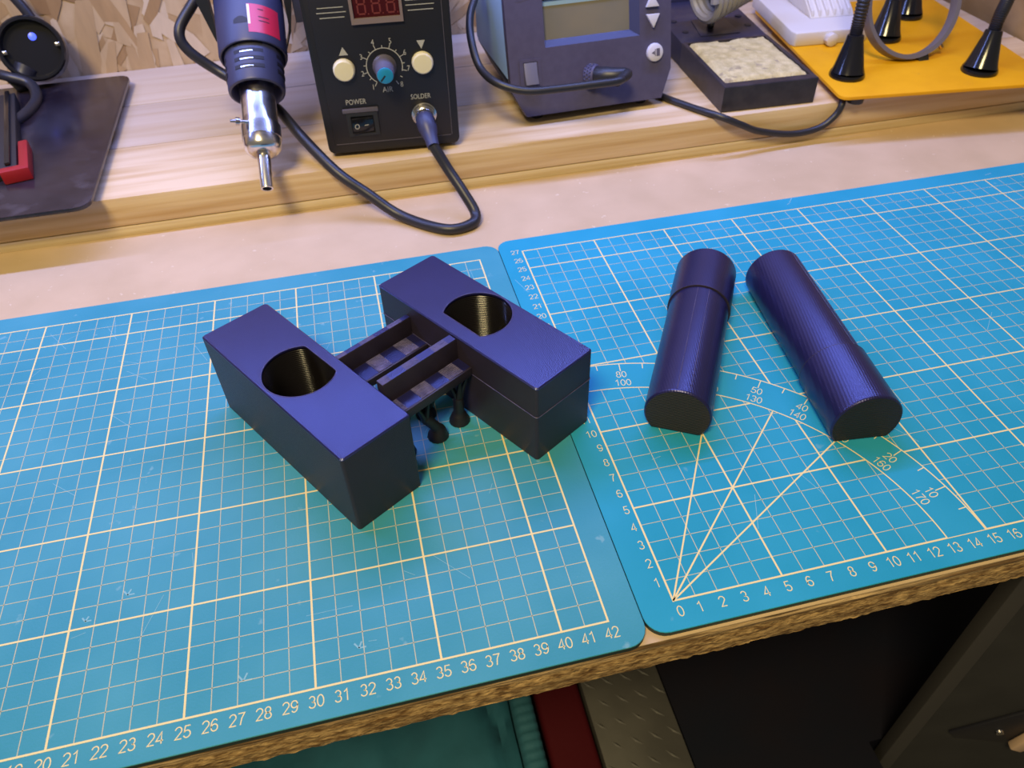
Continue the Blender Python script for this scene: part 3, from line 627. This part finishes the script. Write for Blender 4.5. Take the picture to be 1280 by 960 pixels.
for a, b in (((-.1, 7.9), (.75, 8.0)), ((.75, 8.0), (.36, 8.7)), ((.36, 8.7), (-.1, 7.9))):
    d = V(b[0]-a[0], b[1]-a[1], 0).normalized(); n = V(-d.y, d.x, 0)*.035
    pm_.quad(*[FB(q.x, q.y, .012) for q in (V(*a, 0)-n, V(*b, 0)-n, V(*b, 0)+n, V(*a, 0)+n)])
pm_.build('embossed_marks', M['fascia'], sb)['kind'] = 'stuff'

# lead on the blue station
l2 = thing('iron_lead', (5, 37, 6), 'dark iron lead with knurled plug on the blue station front, looping to its left', 'cable')
cc = FB(4.95, 2.35, .02); lx = (dx*.92+nrm*.55+V(0, 0, .0)).normalized()
kn = MB().lathe(cc, (dx*.62+nrm*.78).normalized(), [(0, .72), (.1, .80), (.75, .80), (.85, .72)], 26, caps=True).build('knurled_ring', M['fascia'], l2)
kd_ = (dx*.62+nrm*.78).normalized(); _, ka, kbb = perp(kd_); nb = MB()
for k in range(20):
    for j in range(3):
        a = 2*math.pi*(k+.5*(j % 2))/20; c_ = cc+kd_*(.2+.22*j)+(ka*math.cos(a)+kbb*math.sin(a))*.79
        nb.lathe(c_, ka*math.cos(a)+kbb*math.sin(a), [(0, .085), (.07, .05)], 5)
nb.build('knurl', M['blued'], kn)
b0 = cc+kd_*.8
pth = spline([b0, b0+kd_*.6, b0+kd_*1.2+dx*.35, b0+kd_*1.55+dx*.95, (9.7, 37.35, 6.15)], 4)
MB().tube(pth, [.66-.0*i if i < 6 else max(.32, .66-.034*(i-5)) for i in range(len(pth))], 18).build('plug_boot', M['rubber'], l2)
MB().tube(spline([(9.75, 37.5, 6.2), (9.95, 37.05, 6.42), (9.2, 36.8, 6.45), (7.7, 36.8, 6.45), (5.3, 36.95, 6.38), (2.85, 37.15, 6.42), (1.0, 38.0, 6.85), (.12, 39.9, 7.35), (-.12, 41.5, 8.7), (.15, 43, 9.9), (.9, 44.5, 10.9), (1.1, 46.5, 11.6)], 8), .285, 12).build('cord', M['rubber'], l2)
# mains lead
MB().tube(spline([(13.2, 45, 2.95), (14.9, 41.2, 2.93), (16.25, 38.8, 2.93), (17.85, 36.4, 2.93), (19.6, 36.0, 2.2), (21.4, 36.2, 1.35), (24.3, 36.25, .72), (26.6, 36.3, .9), (27.8, 36.3, 1.8), (28.25, 36.5, 2.75), (28.7, 37.9, 2.94), (29.5, 43, 2.94)], 8), .26, 12).build('mains_lead', M['rubber'], loc=(20, 38, 2.65))
tag(bpy.data.objects['mains_lead'], 'dark lead sagging over the shelf edge between the blue station and yellow plate', 'cable')

# ------------------------------------------------------------------ soldering iron stand and sponge
FS = Fr((18.46, 37.5, 2.65), (.9993, -.038, 0), (.038, .9993, 0))
st = thing('iron_stand', (22, 46, 2.65), 'black soldering iron stand with sponge tray, beside the yellow plate', 'iron stand')
q = MB()
tray = plate_hole([(0, 0), (7.66, 0), (7.66, 9.4), (0, 9.4)], [(.35, .75), (7.3, .75), (7.3, 9.1), (.35, 9.1)], FS, 0, 2.0, .05, .5).build('sponge_tray', M['stand'], st, ang=30)
pl = MB().prism([FS(0, 9.4, 0), FS(0, 18.6, 0), FS(0, 18.6, 2.3), FS(0, 9.4, 1.95)], FS.x*7.66).build('rear_body', M['standp'], st, bevel=.08)
MB().prism([FS(2.0, 10.3, 2.0), FS(5.6, 10.3, 2.0), FS(5.4, 13.6, 2.15), FS(2.4, 13.8, 2.16)], V(0, 0, .07)).build('raised_rest', M['standp'], pl, bevel=.05)
for x, y in ((.75, 16.2), (.85, 14.0), (6.9, 13.9), (6.9, 11.8), (1.1, 11.6), (2.9, 12.0)):
    MB().lathe(FS(x, y, 2.0+.038*(y-9.4)-.06), (0, 0, 1), [(0, .30), (.055, .30), (.07, .2)], 14).build('socket_hole', M['mark'], pl)
MB().box(FS, 0, 7.66, 18.3, 18.9, 2.2, 2.7).build('rear_lip', M['standp'], pl, bevel=.08)
cx = V(.95, .14, .12).normalized(); co = V(20.7, 48.2, 7.75)
ca, cu, cv = perp(cx)
h = MB(); turns = 8; pts = []; rad_ = []
for k in range(turns*22+1):
    a = 2*math.pi*k/22; tt = k/(turns*22); r = 2.0-.8*tt; pts.append(co+ca*(4.2*tt)+(cu*math.cos(a)+cv*math.sin(a))*r)
h.tube(pts, .36, 8); cob = h.build('coil_holder', M['coil'], st, label='grey metal coil')
MB().lathe(co+ca*4.15, ca, [(0, 1.0), (.2, 1.2), (1.2, 1.2), (1.6, .8)], 20).build('coil_collar', M['blk_plastic'], st)
MB().tube([FS(3.6, 12.2, 2.05), co+V(1.3, .2, -2.3), co+V(1.4, .3, -1.6)], .3, 8).build('coil_post', M['blk_plastic'], st)
sgm = MB(); nx_, ny_ = 34, 40; R = []
for j in range(ny_+1):
    row = []
    for i in range(nx_+1):
        x = .42+6.84*i/nx_; y = .95+8.1*j/ny_; e = min(i, nx_-i, j, ny_-j)
        zz = 2.12+.10*noise.noise(Vector((x*.9, y*.9, 0)))+.07*noise.noise(Vector((x*3, y*3, 4)))-(0 if e > 1 else .10 if e == 1 else .30)
        if j > 36 and abs(i-15) < 3: zz -= .22
        row.append(FS(x+.06*noise.noise(Vector((y*2, x, 3))), y, zz))
    R.append(row)
sgm.rings(R, caps=False, closed=False)
sgm.box(FS, .45, 7.22, .98, 9.0, .51, 1.75)
tag(sgm.build('sponge', M['sponge'], loc=tuple(FS(3.8, 5, .51))), 'dry cream cleaning sponge lying in the tray of the iron stand', 'sponge')

# ------------------------------------------------------------------ yellow helping-hands base
FY = Fr((27.49, 35.71, 0), (.9924, -.1232, 0), (.1232, .9924, 0))
hh = thing('helping_hands', (37, 45, 2.65), 'yellow plate with black cone feet and bendy arms, at the right end of the shelf', 'helping hands')
MB().prism([FY(x, y, 3.22) for x, y in rounded(0, 17.6, 0, 20.6, .75, 6)], (0, 0, .28)).build('base_plate', M['yellow'], hh, bevel=.04)
for x, y in ((1.7, .95), (16.6, .85), (1.5, 19.5), (16.5, 19.5)): MB().lathe(FY(x, y, 2.65), (0, 0, 1), [(0, .62), (.57, .68)], 16).build('rubber_foot', M['rubber'], hh)
def goose(bx, by, lean, path, rr_=.48):
    o = V(bx, by, 3.5); ax = V(*lean).normalized()
    ft = MB().lathe(o, (0, 0, 1), [(0, 1.38), (.12, 1.40), (.35, 1.32)], 26).lathe(o+V(0, 0, .3), ax, [(0, 1.32), (.5, 1.14), (2.3, .70), (2.75, .64), (2.8, .55)], 26)
    f = ft.build('cone_foot', M['gloss_black'], hh)
    p = spline([o+ax*2.8, o+ax*4.0]+path, 30); n = len(p)
    MB().tube(p, [rr_*(1+.10*math.sin(i*2.1)) for i in range(n)], 12).build('bendy_arm', M['rubber'], hh)
goose(30.0, 39.3, (.06, .16, 1), [(30.35, 40.3, 10), (30.3, 41, 13), (31.5, 42.5, 17)])
goose(40.45, 37.1, (.18, .20, 1), [(42.0, 38.6, 8.6), (43.5, 40, 11.5), (44, 42, 16)])
goose(37.3, 45.6, (.12, .22, 1), [(38.3, 47.5, 9.5), (38.9, 48.8, 13)])
goose(42.3, 49.9, (.05, .2, 1), [(43.0, 51.5, 10), (43.4, 50, 13), (42.6, 46, 12.6), (41.2, 43.4, 9.6)])
goose(33.6, 51.5, (.0, .2, 1), [(33.6, 53, 10), (33.6, 54, 14)])
# ring-shaped lens holder held in front of the arms
rc = V(36.5, 42.4, 7.4); ru = V(.98, .05, .12).normalized(); rv = (V(.05, -.42, -.9)-ru*ru.dot(V(.05, -.42, -.9))).normalized(); rn = ru.cross(rv)
RR = []
for k in range(73):
    a = 2*math.pi*k/72; d = ru*math.cos(a)+rv*math.sin(a)
    RR.append([rc+d*r_+rn*t for r_, t in ((3.85, -.42), (4.2, -.46), (4.28, 0), (4.2, .46), (3.85, .42), (3.8, 0))])
rg = MB().rings(RR, caps=False).build('lens_ring', M['greycable'], hh, label='grey ring held above the yellow plate')
e = rc+ru*4.25*math.cos(-.25)+rv*4.25*math.sin(-.25)
MB().box(Fr(e, ru, rv, rn), -.15, .75, -1.4, .6, -.55, .55).build('ring_clamp', M['silver'], rg, bevel=.1)
MB().lathe(e+ru*.7, ru, [(0, .3), (.25, .3), (.3, .15)], 12).build('clamp_screw', M['brass'], rg)
e2 = rc+ru*4.2*math.cos(1.0)+rv*4.2*math.sin(1.0)
MB().lathe(e2, ru*.4+rv, [(0, .22), (.45, .2), (.55, .1)], 10).build('ring_screw', M['brass'], rg)
e3 = rc+ru*.6+rv*4.6
MB().box(Fr(e3, ru, rv, rn), -.5, .45, -.5, .45, -.3, .5).build('arm_clip', M['blk_plastic'], rg, bevel=.1)

# white part lying on the yellow plate
wp = thing('printed_part', (33, 50, 3.5), 'white ribbed plastic part lying on the yellow plate beside the iron stand', 'part')
FWp = Fr((28.9, 46.0, 3.5), (.997, -.075, 0), (.075, .997, 0))
MB().prism([FWp(x, y, .002) for x, y in ((0, 0), (6.6, 0), (6.9, 1.0), (6.9, 10), (.3, 10.6), (-.2, .6))], V(0, 0, 1.15)).build('slab', M['white'], wp, bevel=.15)
rbm = MB().prism([FWp(2.6, 3.0, 1.15), FWp(2.6, 9.8, 1.15), FWp(2.6, 9.8, 3.4), FWp(2.6, 6.4, 3.2), FWp(2.6, 3.4, 1.5)], FWp.x*4.1).build('raised_back', M['white'], wp, bevel=.12)
for k in range(6): MB().prism([FWp(2.7+.68*k, 3.1, 1.2), FWp(2.7+.68*k, 9.6, 1.2), FWp(2.7+.68*k, 9.6, 3.6), FWp(2.7+.68*k, 6.4, 3.42), FWp(2.7+.68*k, 3.3, 1.75)], FWp.x*.26).build('rib', M['white'], rbm, bevel=.05)
MB().lathe(FWp(3.1, -.75, .56), (0, 1, 0), [(0, .35), (.1, .55), (.6, .55), (.8, .4)], 8).build('front_tab', M['white'], wp)

# ------------------------------------------------------------------ black glass plate, arm with red tip, plug, at the left
bp = thing('glass_plate', (-43, 45.6, 2.65), 'large black glossy plate with rounded corner lying over the left end of the shelf', 'plate')
MB().prism([V(x, y, 3.2) for x, y in rounded(-60, -27.35, 34.55, 56.9, 1.0, 6)], (0, 0, .3)).build('sheet', M['plateblk'], bp, bevel=.04)
for x, y in ((-29.5, 38.6), (-29.5, 55), (-57, 38.6), (-57, 55)): MB().lathe((x, y, 2.65), (0, 0, 1), [(0, .6), (.54, .6)], 16).build('foot', M['rubber'], bp)
am = thing('black_arm', (-35, 45, 3.5), 'black ribbed bar with red end bracket lying on the black plate', 'bar')
dA = V(-33.2, 40.0, 0)-V(-36.2, 53.5, 0); dA.normalize(); La = 13.6
FAr = Fr((-35.4, 53.3, 3.502), dA, V(-dA.y, dA.x, 0))       # x: towards the viewer, y: to the right
MB().box(FAr, 0, La, -3.2, -.1, 0, .9).build('bar', M['blk_plastic'], am, bevel=.08)
gv = MB()
for v in (-2.6, -1.7, -.8): gv.box(FAr, 0, La-.1, v, v+.35, .9, 1.15)
gv.build('bar_ribs', M['gloss_black'], am, bevel=.05)
MB().prism([FAr(La-3.9, .0, 0), FAr(La+.05, .0, 0), FAr(La+.05, -1.2, 0), FAr(La+.8, -1.2, 0), FAr(La+.8, .65, 0), FAr(La-3.9, .65, 0)], V(0, 0, .95)).build('red_bracket', M['red'], am, bevel=.12, label='red plastic end bracket')
pg = thing('power_plug', (-34.6, 57.4, 3.5), 'round black power plug with thick lead standing behind the black plate', 'plug')
pc = V(-34.15, 57.3, 6.2); pa = V(.20, -.90, .38).normalized()
MB().lathe(pc-pa*1.4, pa, [(-1.0, .8), (0, 2.1), (.3, 2.5), (2.3, 2.5), (2.45, 2.38), (2.45, 2.18), (1.7, 2.05), (1.7, 0)], 36, caps=False).build('socket_body', M['gloss_black'], pg)
_, qa, qb = perp(pa)
for sx_ in (-1, 1): MB().box(Fr(pc, qa, qb, pa), sx_*2.0-.2, sx_*2.0+.2, -.15, .15, .1, .9).build('earth_contact', M['silver'], pg, bevel=.05)
MB().lathe(pc+pa*.2+qb*.9+qa*-.35, pa, [(0, .32), (.2, .3), (.25, 0)], 14).build('painted_reflection', M['bluesheen'], pg, label='small glowing blue spot imitating a reflection')  # no lamp here: a raised blue spot stands in for a reflection
MB().tube(spline([pc+V(-.9, -.5, -1.2), pc+V(-1.5, -1.1, -1.9), pc+V(-2.2, -1.5, -2.3)], 4), [1.0, .95, .9, .9, .85, .8, .72, .66, .6], 16).build('strain_relief', M['rubber'], pg)
MB().tube(spline([pc+V(-3.5, -1.0, -1.1), pc+V(-2.0, -2.0, -1.25), pc+V(-.5, -2.4, -1.9), pc+V(.1, -4.6, -2.45), pc+V(-.6, -8, -2.45), pc+V(-3, -11, -2.4), pc+V(-9, -13, -2.4)], 6), .42, 10).build('lead', M['rubber'], pg)
MB().tube(spline([pc+V(.7, .6, 2.2), pc+V(.2, .8, 3.4), pc+V(-1.3, 1.3, 6.2), pc+V(-2.6, 1.6, 9)], 6), .40, 10).build('upper_lead', M['rubber'], pg)

# ------------------------------------------------------------------ things stored under the bench
tb = thing('storage_bag', (-22, 24, -ZB), 'teal fabric storage bag under the bench front', 'bag')
def soft(x0, x1, y0, y1, z0, z1, amp, sd, nx=34, ny=26, crease=None):
    m = MB(); R = []
    for j in range(ny+1):
        row = []
        for i in range(nx+1):
            u, v = i/nx, j/ny; x = x0+(x1-x0)*u; y = y0+(y1-y0)*v
            e = min(u, 1-u)*(x1-x0); f = min(v, 1-v)*(y1-y0); d = min(e, f)
            z = z1-(1.2*math.exp(-d*1.2))+amp*noise.noise(Vector((x*.16, y*.16, sd)))+amp*.4*noise.noise(Vector((x*.5, y*.4, sd+3)))
            if crease: z -= .9*math.exp(-((x-crease(y))/.5)**2)
            row.append(V(x, y, z))
        R.append(row)
    m.rings(R, caps=False, closed=False)
    b = [R[0], [r[-1] for r in R], R[-1][::-1], [r[0] for r in R][::-1]]
    per = R[0]+[r[-1] for r in R[1:]]+R[-1][::-1][1:]+[r[0] for r in R[::-1]][1:-1]
    n = len(per); m.add(per+[V(p.x, p.y, z0) for p in per], [(i, (i+1) % n, n+(i+1) % n, n+i) for i in range(n)]); return m
soft(-45, -4.9, 5, 42, -ZB, -40, .9, 1.0, 60, 40, lambda y: -6.0-.03*(y-10)**2 if y < 18 else -8).build('bag_body', M['teal'], tb, ang=60)
tm = MB(); R = []
for k in range(150):
    y = 5+37*k/149; z = -39.9+.10*math.sin(k*1.9)+.08*noise.noise(Vector((y, 0, 0)))
    R.append([V(-4.75, y, -ZB), V(-4.72, y, z-.5), V(-4.3, y, z), V(-3.2, y, z), V(-2.8, y, z-.4), V(-2.75, y, -ZB)])
tm.rings(R, caps=True, closed=False).build('ribbed_trim', M['tealtrim'], tb, ang=80)
tag(MB().box(WF, -2.4, 1.75, 4, 42, -ZB, -40.3).build('red_case', M['dkred'], loc=(-.3, 23, -ZB), bevel=.5, bseg=3), 'dark red case standing beside the teal bag under the bench', 'case')
ck = thing('checker_plate_case', (5.5, 22, -ZB), 'dull aluminium checker plate case beside the red case under the bench', 'case')
MB().box(WF, 1.95, 9.25, 2.5, 42, -ZB, -40).build('case_body', M['alu'], ck, bevel=.1)
for j in range(20):
    for i in range(4):
        x = 2.6+1.75*i+(.85 if j % 2 else 0); y = 3.4+1.9*j
        if x > 8.8: continue
        c_ = V(x, y, -40); a = .45 if True else 0; d = V(math.cos(-a-.35), math.sin(-a-.35), 0); n = V(-d.y, d.x, 0)
        MB().add([c_-d*.75, c_+n*.13+V(0, 0, .0), c_+d*.75, c_-n*.13, c_-d*.45+V(0, 0, .09), c_+d*.45+V(0, 0, .09)], [(0, 3, 4), (3, 5, 4), (3, 2, 5), (2, 1, 5), (1, 4, 5), (1, 0, 4)]).build('tread_bar', M['tread'], ck)
nc = thing('storage_cabinet', (20, 22, -ZB), 'dark navy cabinet under the right side of the bench', 'cabinet')
MB().prism([V(x, y, -ZB) for x, y in ((9.6, 1.2), (25.1, 1.2), (25.1, 4.5), (60, 4.5), (60, 42), (9.6, 42))], V(0, 0, ZB-41)).build('cabinet_body', M['navy'], nc)
MB().box(WF, 9.6, 25.2, .9, 1.2, -79, -42).build('cabinet_door', M['navy'], nc, bevel=.1)
gc = thing('tool_rack', (36, 6, -ZB), 'dark grey upright panel with corner post under the bench at the right', 'rack')
FG = Fr((25.75, 3.4, 0), (.955, -.30, 0), (.30, .955, 0))
MB().box(FG, 0, 1.25, -.35, .9, -ZB, -8).build('corner_post', M['post'], gc, bevel=.08)
MB().box(FG, 1.33, 30, 0, .8, -ZB, -8).build('side_panel', M['dkgrey'], gc, bevel=.05)
MB().box(FG, 1.6, 30, -.12, 0.0, -48, -46).build('panel_lip', M['dkgrey'], gc, bevel=.03)
tool = thing('hand_tool', (33, 1.0, -36), 'black blade tool with pale wooden grip, hung on the dark grey panel', 'tool')
MB().prism([FG(a, -.02, z) for a, z in ((3.6, -35.6), (8.3, -30.6), (12, -29.5), (12, -34.5), (10.2, -36.9), (4.4, -36.5))], -FG.y*.25).build('blade', M['blk_panel'], tool, bevel=.04)
MB().prism([FG(a, -.28, z) for a, z in ((8.45, -36.5), (9.3, -33.3), (10.6, -31.5), (12.2, -32.5), (11.2, -34.5), (9.4, -36.9))], -FG.y*.7).build('grip', M['palewood'], tool, bevel=.15)
MB().lathe(FG(7.2, -.28, -34.8), -FG.y, [(0, .35), (.15, .3), (.2, .1)], 12).build('rivet', M['silver'], tool)
